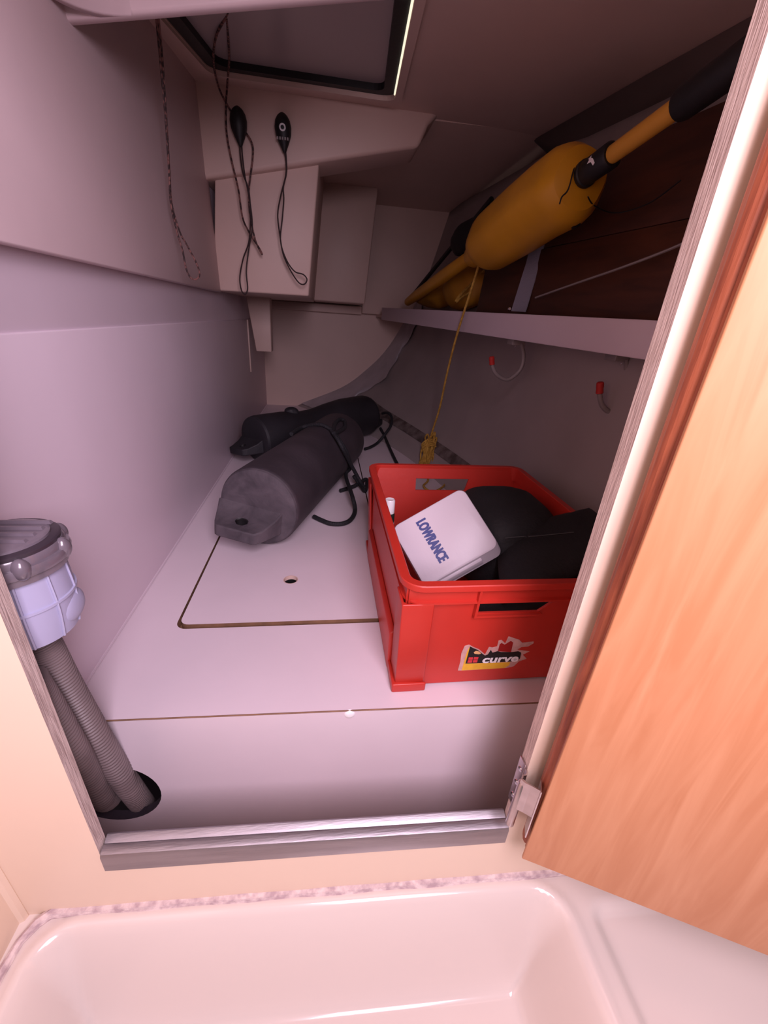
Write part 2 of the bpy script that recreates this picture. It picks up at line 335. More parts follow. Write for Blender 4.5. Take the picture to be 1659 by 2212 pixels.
# aluminium sill: swept section
def sill_prof(x):
    y = yf(x)
    return [(x, y+.024, -.125), (x, y+.024, -.088), (x, y+.021, -.0855), (x, y+.013, -.088), (x, y+.011, -.0895), (x, y+.009, -.088), (x, y+.002, -.0885), (x, y-.0025, -.0905), (x, y-.0045, -.095), (x, y-.0045, -.1265), (x, y-.0005, -.1265), (x, y-.0005, -.108), (x, y+.019, -.108), (x, y+.019, -.125)]
A = sill_prof(-.3035); B = sill_prof(.2795); n = len(A)
si = meshobj('sill_strip', A+B, [tuple(range(n)), tuple(range(2*n-1, n-1, -1))]+[(i, (i+1) % n, n+(i+1) % n, n+i) for i in range(n)], 'steel', None, True)
tag(si, 'worn aluminium sill strip along the bottom edge of the opening', 'sill')
# ---- wet compartment in front: left wall and moulded tray
hw = box('wall_head', -.5, -.442, -.7, .372, -.26, 1.45, 'cream'); struct(hw, 'cream side wall of the wet compartment at the far left', 'wall')
tube('corner_fillet', [(-.442, .366, -.24), (-.442, .366, .2), (-.442, .366, .8), (-.442, .366, 1.4)], .008, 'cream', hw, 2, 8)
def sdrr(x, y, x0, x1, y0, y1, r):
    cx, cy = (x0+x1)/2, (y0+y1)/2; qx = abs(x-cx)-(x1-x0)/2+r; qy = abs(y-cy)-(y1-y0)/2+r
    return math.hypot(max(qx, 0), max(qy, 0))+min(max(qx, qy), 0)-r
def ss(t): t = max(0, min(1, t)); return t*t*(3-2*t)
def trayz(x, y):
    yy = y+.035*x                      # follows the slightly turned bulkhead
    d = -sdrr(x, yy, -.412, .392, -.6, .338, .06)
    wdt = .075
    z = -.238+.006*math.exp(-((d-.004)/.012)**2)-.168*ss((d-.006)/wdt)
    if x > .25: z += .0
    d2 = -sdrr(x, yy, .42, 1.3, -.6, .31, .03)
    z -= .012*ss(d2/.02)
    return z
xs = [-.45+i*.0085 for i in range(172)]; ys = [-.45+.02*i for i in range(25)]+[.05+.0055*i for i in range(59)]
V = [(x, y-.035*x+.004, trayz(x, y-.035*x)) for y in ys for x in xs]; nx = len(xs)
tr = meshobj('floor_tray', V, [(j*nx+i, j*nx+i+1, (j+1)*nx+i+1, (j+1)*nx+i) for j in range(len(ys)-1) for i in range(nx-1)], 'tray', None, 'all')
struct(tr, 'glossy white moulded shower tray below the opening', 'floor')
pts = [Vector((x, yf(x)-.001, -.2345)) for x in [-.40+.04*i for i in range(28)]]
pts = [Vector((-.434, -.1, -.236)), Vector((-.434, .2, -.236)), Vector((-.433, .30, -.236)), Vector((-.428, .335, -.236)), Vector((-.416, .355, -.2355))]+pts
V, F = sweep(pts, lambda i: .0072+.0012*math.sin(i*1.7), 8); meshobj('sealant_bead', V, F, 'dirt', tr, True)

# ================================================================== THINGS
# ---- door swung open on the right
dw = Vector((.9, -.436, 0)).normalized(); dnm = Vector((.436, .9, 0)).normalized()   # along the width, away from the viewer through the thickness
D0 = Vector((.283, .300, -.0925))
def dpt(a, b, z): return tuple(D0+dw*a+dnm*b+Vector((.012*z*max(0, 1-b/.03), 0, z)))
door = thing('locker_door', 'cherry veneered locker door swung open on the right with mahogany edge', 'door', tuple(D0))
hexa('face_panel', [dpt(0, 0, 0), dpt(.45, 0, 0), dpt(.45, .005, 0), dpt(0, .005, 0), dpt(0, 0, 1.05), dpt(.45, 0, 1.05), dpt(.45, .005, 1.05), dpt(0, .005, 1.05)], 'doorwood', door, .0012)
prof = [(.0015, .005), (.0015, .0115), (.003, .0125), (.003, .0135), (.0, .0150), (-.0022, .0190), (-.0026, .0250), (-.0022, .0310), (-.0005, .0350), (.0015, .0362), (.0015, .0375), (.003, .0385), (.03, .0385), (.03, .005)]
def extr(name, prof, z0, z1, m, parent):
    n = len(prof); V = [dpt(a, b, z0) for a, b in prof]+[dpt(a, b, z1) for a, b in prof]
    return meshobj(name, V, [tuple(range(n)), tuple(range(2*n-1, n-1, -1))]+[(i, (i+1) % n, n+(i+1) % n, n+i) for i in range(n)], m, parent)
extr('edge_lipping', prof, .014, 1.05, 'redwood', door)
hexa('core', [dpt(.03, .005, .014), dpt(.448, .005, .014), dpt(.448, .037, .014), dpt(.03, .037, .014), dpt(.03, .005, 1.05), dpt(.448, .005, 1.05), dpt(.448, .037, 1.05), dpt(.03, .037, 1.05)], 'redwood', door)
# hinge: leaf on the plywood edge, barrel, leaf on the door edge
hg = box('hinge', .2776, .2796, .3440, .3600, -.046, .048, 'hinge', door, .0006)
for z in (-.028, .001, .030):
    lathe('screw', [(0, .0042), (.0008, .0038), (.0002, .0018)], (.2776, .352, z), (-1, 0, 0), 'chrome', hg, 14)
def bent(name, pts, z0, z1, th, m, parent):
    """sheet bent along a plan polyline, given height"""
    P = [Vector((p[0], p[1], 0)) for p in pts]; L = []
    for i, p in enumerate(P):
        t = (P[min(i+1, len(P)-1)]-P[max(i-1, 0)]).normalized(); L.append(p+Vector((-t.y, t.x, 0))*th)
    n = len(P); V = []
    for z in (z0, z1): V += [(p.x, p.y, z) for p in P]+[(p.x, p.y, z) for p in L]
    F = []
    for i in range(n-1):
        F += [(i, i+1, 2*n+i+1, 2*n+i), (n+i, 3*n+i, 3*n+i+1, n+i+1), (i, n+i, n+i+1, i+1), (2*n+i, 2*n+i+1, 3*n+i+1, 3*n+i)]
    F += [(0, 2*n, 3*n, n), (n-1, 2*n-1, 4*n-1, 3*n-1)]
    return meshobj(name, V, F, m, parent)
bent('leaf_bend', [(.2785, .346), (.2785, .3385), (.2755, .3355), (.2705, .3352), (.2675, .331)], -.042, .044, .0018, 'hinge', hg)
lathe('barrel', [(0, .0052), (.001, .006), (.092, .006), (.094, .0045)], (.2665, .3255, -.050), (0, 0, 1), 'hinge', hg, 18)
e0 = D0+dw*.001+dnm*.006; e1 = D0+dw*-.0015+dnm*.021
bent('door_leaf', [tuple(D0+dw*-.0032+dnm*.003)[:2], tuple(D0+dw*-.0034+dnm*.020)[:2]], -.048, .054, .0016, 'hinge', hg)
bent('wrap_plate', [(.2620, .3250), (.2650, .3195), (.272, .3150), tuple(D0+dw*-.0045+dnm*.006)[:2]], -.006, .052, .0018, 'hinge', hg)
for z in (-.028, .0, .034):
    p = D0+dw*-.0034+dnm*.014; lathe('screw', [(0, .0036), (.0008, .0032), (.0002, .0015)], (p.x, p.y, z), tuple(-dw), 'chrome', hg, 12)

# ---- shelf along the hull
bx_ = lambda y: .774-.155*y
sh = thing('shelf', 'white painted shelf with a raised front board running along the hull', 'shelf', (.55, 1.5, .60))
def strip(name, y0, y1, o0, o1, zb0, zt0, zb1, zt1, m, parent, bev=0):
    return hexa(name, [(bx_(y0)+o0, y0, zb0), (bx_(y0)+o1, y0, zb0), (bx_(y1)+o1, y1, zb1), (bx_(y1)+o0, y1, zb1),
                       (bx_(y0)+o0, y0, zt0), (bx_(y0)+o1, y0, zt0), (bx_(y1)+o1, y1, zt1), (bx_(y1)+o0, y1, zt1)], m, parent, bev)
strip('fascia_board', .385, 2.80, 0, .018, .549, .624, .592, .659, 'gel', sh, .002)
strip('shelf_panel', .385, 2.98, .018, .19, .565, .58, .606, .62, 'gelwarm', sh)
# ---- hooks under the shelf
def hook(y, px, label, tip, scr):
    o = thing('storage_hook', label, 'hook', px[0], 'red tipped hooks under the shelf')
    tube('hook_arm', px, .0062, 'hookgrey', o, 6, 10)
    a, b = Vector(px[-1]), Vector(tip)
    lathe('rubber_tip', [(0, .0075), (.001, .0088), ((b-a).length*.45, .0082), ((b-a).length*.55, .0088), ((b-a).length-.002, .0084), ((b-a).length, .006)], a, b-a, 'redtip', o, 14)
    s = Vector(px[0]); hexa('base_plate', [tuple(s+Vector(q)) for q in ((-.03, -.004, -.006), (.012, -.004, -.006), (.012, .04, -.006), (-.03, .04, -.006), (-.03, -.004, .012), (.012, -.004, .012), (.012, .04, .012), (-.03, .04, .012))], 'hookgrey', o, .002)
    lathe('screw', [(0, .0035), (.001, .003)], scr, (0, -1, 0), 'chrome', o, 10)
hook(1.34, [(0.6081,1.3400,0.5559), (0.6234,1.3400,0.5212), (0.6214,1.3400,0.4791), (0.5856,1.3400,0.4459), (0.5434,1.3400,0.4611), (0.5245,1.3400,0.4883)], 'grey bent hook with small red tip, farther one under the shelf', (0.5185,1.3400,0.5129), (0.5875,1.3300,0.5459))
hook(.97, [(0.7084,0.9700,0.5483), (0.7264,0.9700,0.5025), (0.7330,0.9700,0.4495), (0.7094,0.9700,0.4246), (0.6811,0.9700,0.4384), (0.6648,0.9700,0.4669)], 'grey bent hook with red tip beside the door opening, nearer one', (0.6590,0.9700,0.4939), (0.6914,0.9550,0.5385))

# ---- brown boards standing on the shelf
bd = thing('plywood_board', 'dark brown plywood board leaning against the hull on the shelf', 'board', (.62, 1.1, .60))
def lean(name, y0, y1, z0, z1, m, parent, off=0.):
    f = lambda y, z, t: (bx_(y)+.055+.22*(z-.62)*.4+t+off, y, z)
    return hexa(name, [f(y0, z0, 0), f(y0, z0, .01), f(y1, z0, .01), f(y1, z0, 0), f(y0, z1, 0), f(y0, z1, .01), f(y1, z1, .01), f(y1, z1, 0)], m, parent, .0015)
lean('plank', .40, 1.70, .59, .815, 'brownboard', bd)
lean('plank', .40, 1.70, .817, 1.0, 'brownboard', bd, .004)
st = thing('webbing_strap', 'grey webbing strap hanging over the brown board', 'strap', (0.5885,1.4000,0.6573))
def ribbon(name, L, Rr, th, m, parent):
    n = len(L); V = [Vector(p) for p in L]+[Vector(p) for p in Rr]; V += [v+Vector((th, 0, 0)) for v in V]
    F = [(i, i+1, n+i+1, n+i) for i in range(n-1)]+[(2*n+i, 3*n+i, 3*n+i+1, 2*n+i+1) for i in range(n-1)]
    F += [(i, 2*n+i, 2*n+i+1, i+1) for i in range(n-1)]+[(n+i, n+i+1, 3*n+i+1, 3*n+i) for i in range(n-1)]+[(0, n, 3*n, 2*n), (n-1, 3*n-1, 4*n-1, 2*n-1)]
    return meshobj(name, V, F, m, parent)
ribbon('strap_band', [(0.5856,1.4100,0.6466), (0.5983,1.4150,0.7155), (0.6116,1.4200,0.7846), (0.6181,1.4250,0.8532)], [(0.6101,1.3600,0.6453), (0.6211,1.3650,0.7145), (0.6324,1.3700,0.7789), (0.6375,1.3750,0.8534)], .003, 'strap', st)
lathe('snap_stud', [(0, .006), (.003, .006), (.005, .004)], (0.5838,1.4200,0.6532), (-.3, -1, 0), 'chrome', st, 12)
tag(tube('thin_grey_cord', [(0.6137,1.3100,0.6834), (0.6134,1.2900,0.6864), (0.6347,1.1300,0.7136), (0.6528,1.0000,0.7353), (0.6757,0.9100,0.7569), (0.6891,0.8500,0.7735)], .0028, 'hookgrey', None, 6, 6), 'thin grey cord stretched across the brown board', 'cord')
tag(tube('dangling_black_wire', [(0.5497,1.0200,0.8605), (0.5924,1.0600,0.8557), (0.6581,1.0800,0.8523), (0.6640,0.9800,0.8507), (0.6334,0.8600,0.8588)], .0014, 'black', None, 6, 6), 'thin black wire drooping beside the yellow float above the board', 'cord')

# ---- yellow danbuoy
A = Vector((.455, 2.60, .688)); Bp = Vector((.5635, .70, .951)); ax = (Bp-A).normalized()
aty = lambda y: A+ax*((y-A.y)/ax.y)
db = thing('danbuoy', 'yellow float on a pole with black grip lying above the shelf', 'buoy', tuple(aty(1.3)))
L = (aty(1.645)-aty(1.045)).length
fl_ = lathe('float', [(0, .016), (.006, .034), (.02, .041), (.07, .047), (.095, .050), (.112, .066), (.13, .077), (.17, .082), (.34, .083), (.46, .082), (L-.06, .080), (L-.03, .074), (L-.010, .060), (L-.001, .030), (L, .024)], aty(1.645), ax, 'yellow', db, 40)
for v in fl_.data.vertices:
    k = v.co.y; v.co.x += .004*math.sin(v.co.z*60+k*9); v.co.z += .003*math.sin(k*35)
p = aty(1.10)+Vector((.03, -.012, -.07)); lathe('drain_plug', [(0, .011), (.004, .011), (.006, .008)], p, (.2, -.6, -.8), 'black', fl_, 14)
lathe('pole', [(0, .016), (.45, .016)], aty(1.045), ax, 'yellowpole', db, 20)
co = lathe('collar', [(0, .021), (.004, .026), (.012, .026), (.014, .0235), (.085, .0235), (.09, .02)], aty(1.047), ax, 'black', db, 24)
q = aty(.995); s1 = Vector((-.6, -.75, .1)); s1 = (s1-ax*s1.dot(ax)).normalized(); s2 = ax.cross(s1)
def cpt(a, b): return tuple(q+ax*a+s1*(.0243*math.cos(b))+s2*(.0243*math.sin(b)))
meshobj('print', [cpt(*p) for p in [(-.012, -.5), (-.003, -.15), (-.008, .05), (.004, .1), (.010, .45), (.016, .35), (.010, -.05), (.003, -.2), (.0, -.45), (-.006, -.3)]], [(0, 1, 9), (1, 8, 9), (1, 2, 7, 8), (2, 3, 6, 7), (3, 4, 5, 6)], 'capwhite', co)
tube('lashing', [tuple(aty(1.05)+s1*.027*math.cos(t)+s2*.027*math.sin(t)) for t in [i*.7 for i in range(9)]]+[(0.5028,1.0200,0.8697), (0.4872,1.0100,0.8528), (0.4803,1.0000,0.8383)], .0016, 'blackrope', co, 4, 6)
gy = .81
lathe('grip', [(0, .017), (.003, .0225), (.01, .024), (.20, .024), (.206, .02)], aty(gy), ax, 'black', db, 24)
lathe('staff', [(0, .016), (.03, .022), (.3, .026), (.75, .025), (.93, .02)], aty(1.65), -ax, 'yellow', db, 20)
tube('neck_lashing', [tuple(aty(1.64)+s1*.030*math.cos(t)+s2*.030*math.sin(t)+ax*.004*math.sin(t*.4)) for t in [i*.6 for i in range(22)]], .0028, 'yellowrope', db, 3, 6)

# ---- line dropping from the float to a bundle on the sole
ln = thing('yellow_line', 'thin yellow line from the float ending in a hanked bundle on the sole', 'rope', (.45, 1.8, 0))
tube('hanging_line', [(0.5108,1.6000,0.8027), (0.5168,1.5900,0.7858), (0.5038,1.6200,0.6756), (0.4902,1.6600,0.5502), (0.4886,1.7200,0.4081), (0.4923,1.7800,0.2661), (0.4874,1.8300,0.1622), (0.4869,1.8600,0.1134)], .0042, 'yellowrope', ln, 8, 8)
rr = random.Random(7); k = 0
top = Vector((0.4889,1.8600,0.0958)); bot = Vector((0.4358,1.7400,0.0172))
for i in range(9):
    o = Vector((rr.uniform(-.022, .022), rr.uniform(-.02, .02), rr.uniform(-.01, .012)))
    a = top+o*1.2+Vector((0, 0, rr.uniform(-.01, .02))); b = bot+o*.8+Vector((rr.uniform(-.01, .01), rr.uniform(-.06, .02), 0))
    pts = [a, a.lerp(b, .35)+Vector((rr.uniform(-.012, .012), 0, rr.uniform(0, .012))), a.lerp(b, .75), b, b+Vector((.014, -.005, -.002)), b.lerp(a, .4)+Vector((.018, 0, 0)), a+Vector((.016, .01, .004))]
    pts = [Vector((p.x, p.y, max(p.z, .007))) for p in pts]
    tube('hank_strand', pts, .0042, 'yellowrope', ln, 6, 6, True)
mid = top.lerp(bot, .18)
for i in range(4):
    m_ = mid+Vector((0, -.012*i, -.006*i)); ring = [tuple(m_+Vector((.034*math.cos(t), .008*math.sin(t*2), .026*math.sin(t)))) for t in [j*math.pi/4 for j in range(8)]]
    tube('hank_wrap', ring, .0042, 'yellowrope', ln, 5, 6, True)
tube('loose_loop', [bot+Vector((0, 0, -.0)), (0.4245,1.5826,0.0080), (0.3877,1.5035,0.0080), (0.4119,1.4464,0.0080), (0.4764,1.5165,0.0080), (0.4888,1.6017,0.0080), (0.5173,1.5595,0.0080), (0.5230,1.4782,0.0080)], .0042, 'yellowrope', ln, 8, 6)

# ---- folded yellow bag and dark gear at the back of the shelf
def blob(name, c, rx, ry, rz, m, parent=None, seed=1, amp=.12, rot=0., nu=28, nv=18, tilt=0., pw=1.):
    r2 = random.Random(seed); ph = [r2.uniform(0, 6.28) for _ in range(8)]; V = []; F = []
    Rm = Matrix.Rotation(rot, 3, 'Z') @ Matrix.Rotation(tilt, 3, 'Y')
    sg = lambda v: math.copysign(abs(v)**pw, v)
    for i in range(nv+1):
        th = math.pi*i/nv
        for j in range(nu):
            f = 2*math.pi*j/nu
            k = 1+amp*(math.sin(3*f+ph[0]+2*th)*.5+math.sin(5*th+ph[1]+f)*.35+math.sin(7*f+ph[2]-3*th)*.25)*math.sin(th)
            p = Vector((rx*sg(math.sin(th))*sg(math.cos(f))*k, ry*sg(math.sin(th))*sg(math.sin(f))*k, rz*sg(math.cos(th))*k)); V.append(Vector(c)+Rm @ p)
    for i in range(nv):
        for j in range(nu): F.append((i*nu+j, i*nu+(j+1) % nu, (i+1)*nu+(j+1) % nu, (i+1)*nu+j))
    return meshobj(name, V, F, m, parent, 'all')
yb = thing('yellow_bag', 'crumpled yellow fabric bag lying on the far end of the shelf', 'bag', (0.5670,2.0000,0.7078))
blob('bag_body', (0.6211,2.0500,0.7464), .080, .17, .092, 'yellowbag', yb, 3, .14, .12, tilt=.3)
blob('bag_fold', (0.5821,2.4200,0.7320), .080, .19, .066, 'yellowbag', yb, 9, .18, .2, tilt=-.25)
tube('draw_cord', [(0.6527,1.9300,0.8057), (0.5870,1.9000,0.7399), (0.5525,1.9000,0.7033), (0.5415,1.9000,0.6819), (0.5684,1.9000,0.7044), (0.5961,1.9000,0.7201)], .006, 'yellowrope', yb, 6, 8)
bo = thing('black_gear_roll', 'black fabric roll tucked behind the yellow float on the shelf', 'bag', (0.5846,2.0500,0.9058))
blob('roll_body', (0.6168,2.0500,0.9387), .055, .16, .075, 'blackbag', bo, 5, .1, .15, tilt=.4)
tag(tube('dark_batten', [(0.6165,1.8500,1.0311), (0.5926,2.1000,0.9557), (0.5532,2.4000,0.8510), (0.5050,2.7200,0.7285)], .010, 'black', None, 4, 8), 'thin dark batten slanting along the rear wall behind the float', 'batten')
tag(tube('grey_line', [(0.6124,1.7200,0.8227), (0.6050,1.7400,0.7638), (0.5952,1.7600,0.6658)], .003, 'black', None, 5, 6), 'thin dark line hanging at the edge of the brown board', 'cord')

# ---- red crate
CX0, CX1, CY0, CY1, CH = .117, .553, .503, 1.083, .24
cr = thing('red_crate', 'red plastic crate with torn sticker on its front standing on the sole', 'crate', ((CX0+CX1)/2, (CY0+CY1)/2, 0))
tp = .030
fy = lambda z: .534-.018*z/.2; by = lambda z: 1.030+.035*z/.2; lx = lambda z: .128-.002*z/.2; rx_ = lambda z: .528+.014*z/.2
th = .0045
slot = [(.243, .1745), (.243, .2005), (.374, .2005), (.374, .196), (.352, .1745)]
slotb = [(.250, .172), (.250, .205), (.402, .205), (.392, .172)]
plate('end_wall', [(.130, .008), (.526, .008), (.539, .232), (.129, .232)], [slot], lambda u, v, t: (u, fy(v)+t, v), 0, th, 'red', cr)
plate('end_wall', [(.130, .008), (.526, .008), (.539, .232), (.129, .232)], [slotb], lambda u, v, t: (u, by(v)-t, v), 0, th, 'red', cr)
plate('side_wall', [(.536, .008), (1.028, .008), (1.066, .232), (.518, .232)], [], lambda u, v, t: (lx(v)+t, u, v), 0, th, 'red', cr)
plate('side_wall', [(.536, .008), (1.028, .008), (1.066, .232), (.518, .232)], [], lambda u, v, t: (rx_(v)-t, u, v), 0, th, 'red', cr)
box('base', .13, .527, .536, 1.03, .004, .010, 'red', cr)
def ringsweep(name, rect, r, prof, m, parent):
    path = rrect(*rect, r, 7); n = len(path); V = []; F = []; k = len(prof)
    cx, cy = (rect[0]+rect[1])/2, (rect[2]+rect[3])/2
    for i, p in enumerate(path):
        a = Vector(path[i-1]); b = Vector(path[(i+1) % n]); t = (b-a).normalized(); nn = Vector((t.y, -t.x))
        for (o, z) in prof: V.append((p[0]+nn.x*o, p[1]+nn.y*o, z))
    for i in range(n):
        for j in range(k): F.append((i*k+j, i*k+(j+1) % k, ((i+1) % n)*k+(j+1) % k, ((i+1) % n)*k+j))
    return meshobj(name, V, F, m, parent, True)
ringsweep('rim', (CX0, CX1, CY0, CY1), .036, [(-.016, .2385), (-.0145, .24), (-.001, .24), (.0005, .2385), (.0005, .2295), (-.001, .228), (-.0095, .2275), (-.0095, .2065), (-.004, .2055), (-.004, .2025), (-.0125, .2015), (-.0165, .2025)], 'red', cr)
# corner posts and feet, one each
def post(x, y, sx, sy, z1=.204):
    prof = [(0, 0), (.052, 0), (.052, .005), (.010, .005), (.005, .010), (.005, .052), (0, .052)]
    def at(a, b, z):
        t = z/.2
        if sx > 0: X = x-.004-.006*t+a
        else: X = x+.004+.012*t-a
        if sy > 0: Y = y-.005-.022*t+b
        else: Y = y+.005+.034*t-b
        return (X, Y, z)
    n = len(prof); V = [at(a, b, .0) for a, b in prof]+[at(a, b, z1) for a, b in prof]
    o = meshobj('corner_post', V, [tuple(range(n)), tuple(range(2*n-1, n-1, -1))]+[(i, (i+1) % n, n+(i+1) % n, n+i) for i in range(n)], 'red', cr); bevel(o, .004, 3, 50)
    f = [(-.006, -.006), (.055, -.006), (.055, .0), (.004, .004), (.0, .055), (-.006, .055)]
    for z0, z1_, e in ((0, .004, .002), (.004, .018, .002), (.018, .022, .004)):
        pass
    V = [at(a, b, .0) for a, b in f]+[at(a, b, .021) for a, b in f]; n = len(f)
    o = meshobj('foot_lip', V, [tuple(range(n)), tuple(range(2*n-1, n-1, -1))]+[(i, (i+1) % n, n+(i+1) % n, n+i) for i in range(n)], 'red', cr); bevel(o, .005, 3, 50)
post(.128, .534, 1, 1); post(.528, .534, -1, 1); post(.128, 1.03, 1, -1); post(.528, 1.03, -1, -1)
hexa('flange', [(.117, .58, 0), (.127, .58, 0), (.127, .985, 0), (.117, .985, 0), (.1165, .58, .085), (.127, .58, .09), (.127, .985, .09), (.1165, .985, .085)], 'red', cr, .003)
hexa('handle_rib', [(.2385, fy(.2)-.007, .172), (.2425, fy(.2)-.007, .172), (.2425, fy(.2)+.001, .172), (.2385, fy(.2)+.001, .172), (.2385, fy(.2)-.012, .23), (.2425, fy(.2)-.012, .23), (.2425, fy(.2)+.001, .23), (.2385, fy(.2)+.001, .23)], 'red', cr)
hexa('handle_rib', [(.2385, fy(.172)-.006, .1695), (.356, fy(.172)-.006, .1695), (.356, fy(.172)+.001, .1695), (.2385, fy(.172)+.001, .1695), (.2385, fy(.172)-.006, .173), (.356, fy(.172)-.006, .173), (.356, fy(.172)+.001, .173), (.2385, fy(.172)+.001, .173)], 'red', cr)
# torn sticker
K00, K10, K01, K11 = (0.1965,0.5280,0.1544), (0.3785,0.5280,0.1468), (0.2155,0.5280,0.0061), (0.4163,0.5280,-0.0091)
def stk(cx, cy, t):
    a, b = cx/1659, cy/1056
    x = (K00[0]*(1-a)+K10[0]*a)*(1-b)+(K01[0]*(1-a)+K11[0]*a)*b; z = (K00[2]*(1-a)+K10[2]*a)*(1-b)+(K01[2]*(1-a)+K11[2]*a)*b
    return (x, fy(z)-t, z)
sk = plate('sticker', [(215, 815), (250, 640), (260, 500), (310, 370), (380, 350), (450, 390), (540, 430), (640, 520), (700, 390), (760, 400), (830, 380), (850, 280), (900, 270), (960, 330), (1010, 210), (1100, 240), (1190, 270), (1240, 320), (1430, 300), (1430, 330), (1340, 385), (1230, 395), (1160, 440), (1370, 470), (1260, 530), (1330, 600), (1200, 650), (1120, 740), (1000, 770), (300, 815)], [], stk, .0002, .0006, 'stickwhite', cr)
sk['label'] = 'torn yellow and black sticker reading curve'
plate('yellow_band', [(275, 812), (300, 690), (350, 470), (388, 385), (392, 400), (330, 688), (900, 668), (1060, 662), (1040, 720), (970, 770)], [], stk, .0006, .0008, 'stickyellow', sk)
plate('black_panel', [(330, 685), (394, 378), (440, 405), (520, 440), (560, 480), (640, 540), (685, 520), (730, 440), (760, 490), (840, 462), (900, 480), (1080, 480), (1180, 465), (1230, 490), (1225, 540), (1215, 600), (1130, 645), (900, 660)], [], stk, .0006, .0009, 'stickblack', sk)
plate('dark_red_panel', [(845, 462), (870, 345), (900, 320), (950, 350), (1050, 285), (1090, 315), (1060, 480)], [], stk, .0006, .0009, 'stickdarkred', sk)
plate('peach_patch', [(455, 480), (490, 455), (530, 460), (575, 500), (540, 515), (470, 505)], [], stk, .0009, .0011, 'stickpeach', sk)
for sx, sy in ((412, 590), (496, 586), (400, 643), (484, 640)):
    w_ = 36; plate('logo_square', [(sx-w_-4, sy+22), (sx-w_+6, sy-22), (sx+w_+4, sy-22), (sx+w_-6, sy+22)], [], stk, .0009, .0012, 'stickred', sk)
textmesh('lettering', 'curve', 175, lambda x, y, z: stk(880+x, 656-y-(x*.05), .0012+z), 'capwhite', sk, offset=5., shear=.22, sx=1.50, th=.0003)

# ---- contents of the crate
u = Vector((.1488, .0172, .087)); v_ = Vector((.039, -.0952, -.0998)); cen = Vector((.2975, .7836, .297)).lerp(Vector((.1877, .6712, .1102)), .5)
lu, lv = u.length, v_.length; nrm = v_.cross(u).normalized(); uu = u.normalized(); vv = uu.cross(nrm).normalized()
if vv.dot(v_) < 0: vv = -vv
sc = thing('display_cover', 'pale grey plastic instrument cover printed LOWRANCE leaning in the red crate', 'cover', tuple(cen))
def cv(a, b, t): return tuple(cen+uu*a+vv*b+nrm*t)
rings = [(1.0, -.004, .0), (.985, .0015, .0), (1.0, -.004, 0)]
V = []; F = []; N = 0
for (gx, t) in ((.0, -.024), (.0, -.005), (-.0015, -.0015), (-.005, .0)):
    lp = rrect(-lu/2-gx*0+(-.002 if t < -.01 else 0)-gx, lu/2+(.002 if t < -.01 else 0)+gx, -lv/2+(-.002 if t < -.01 else 0)-gx, lv/2+(.015 if t < -.01 else 0)+gx, .016, 6)
    N = len(lp); V += [cv(a, b, t) for a, b in lp]
for k in range(3):
    for i in range(N): F.append((k*N+i, k*N+(i+1) % N, (k+1)*N+(i+1) % N, (k+1)*N+i))
F += [tuple(range(N)), tuple(3*N+i for i in range(N))]
meshobj('cover_shell', V, F, 'whiteplastic', sc, True)
hexa('finger_rib', [cv(-lu*.42, lv/2-.001, -.018), cv(lu*.24, lv/2-.001, -.018), cv(lu*.24, lv/2+.013, -.018), cv(-lu*.42, lv/2+.013, -.018), cv(-lu*.42, lv/2-.001, -.006), cv(lu*.24, lv/2-.001, -.006), cv(lu*.24, lv/2+.007, -.008), cv(-lu*.42, lv/2+.007, -.008)], 'whiteplastic', sc, .001)
textmesh('lettering', 'LOWRANCE', .0300, lambda x, y, z: cv(-lu*.205+y, -lv*.04+x, .0003+z), 'navy', sc, offset=.0010, shear=0., sx=.57, th=.0004, spc=1.02, bold=(-.0008, 0., .0008))
bb = thing('black_bag', 'black nylon bag filling the right side of the red crate', 'bag', (.42, .78, .02))
def quadpad(name, c4, thk, m, parent, n=12, bulge=.012):
    """soft rectangular pad over four top corners"""
    P = [Vector(p) for p in c4]; V = []; F = []
    for s in (1, 0):
        for i in range(n+1):
            for j in range(n+1):
                a, b = i/n, j/n; p = P[0]*(1-a)*(1-b)+P[1]*a*(1-b)+P[2]*a*b+P[3]*(1-a)*b
                e = 1-max(abs(2*a-1), abs(2*b-1))**6; h = bulge*math.sin(math.pi*a)*math.sin(math.pi*b)
                V.append(p+Vector((0, 0, (h-(1-e)*thk*.45) if s else -thk+(1-e)*thk*.45)))
    m_ = n+1; off = m_*m_
    for i in range(n):
        for j in range(n): F += [(i*m_+j, (i+1)*m_+j, (i+1)*m_+j+1, i*m_+j+1), (off+i*m_+j, off+i*m_+j+1, off+(i+1)*m_+j+1, off+(i+1)*m_+j)]
    ed = [(i, 0) for i in range(n)]+[(n, j) for j in range(n)]+[(n-i, n) for i in range(n)]+[(0, n-j) for j in range(n)]
    for k in range(len(ed)):
        a = ed[k]; b = ed[(k+1) % len(ed)]; A_ = a[0]*m_+a[1]; B_ = b[0]*m_+b[1]; F.append((A_, B_, off+B_, off+A_))
    return meshobj(name, V, F, m, parent, 'all')
blob('bag_body', (.425, .845, .135), .112, .145, .115, 'blackbag', bb, 2, .04, .0, pw=.75)
quadpad('bag_flap', [(.322, .585, .165), (.60, .615, .258), (.60, .79, .260), (.385, .80, .195)], .05, 'blackbag', bb)
quadpad('bag_underlay', [(.26, .548, .125), (.515, .548, .165), (.515, .70, .17), (.28, .70, .11)], .06, 'blackbag', bb)
tube('zip_seam', [(0.3610,0.6986,0.2140), (0.3840,0.6913,0.2210), (0.4140,0.6765,0.2310), (0.4674,0.6445,0.2560)], .0016, 'black', bb, 6, 6)
lathe('zip_end', [(0, .004), (.002, .003)], (0.3942,0.6803,0.2280), (0, -.3, 1), 'blackbag', bb, 10)
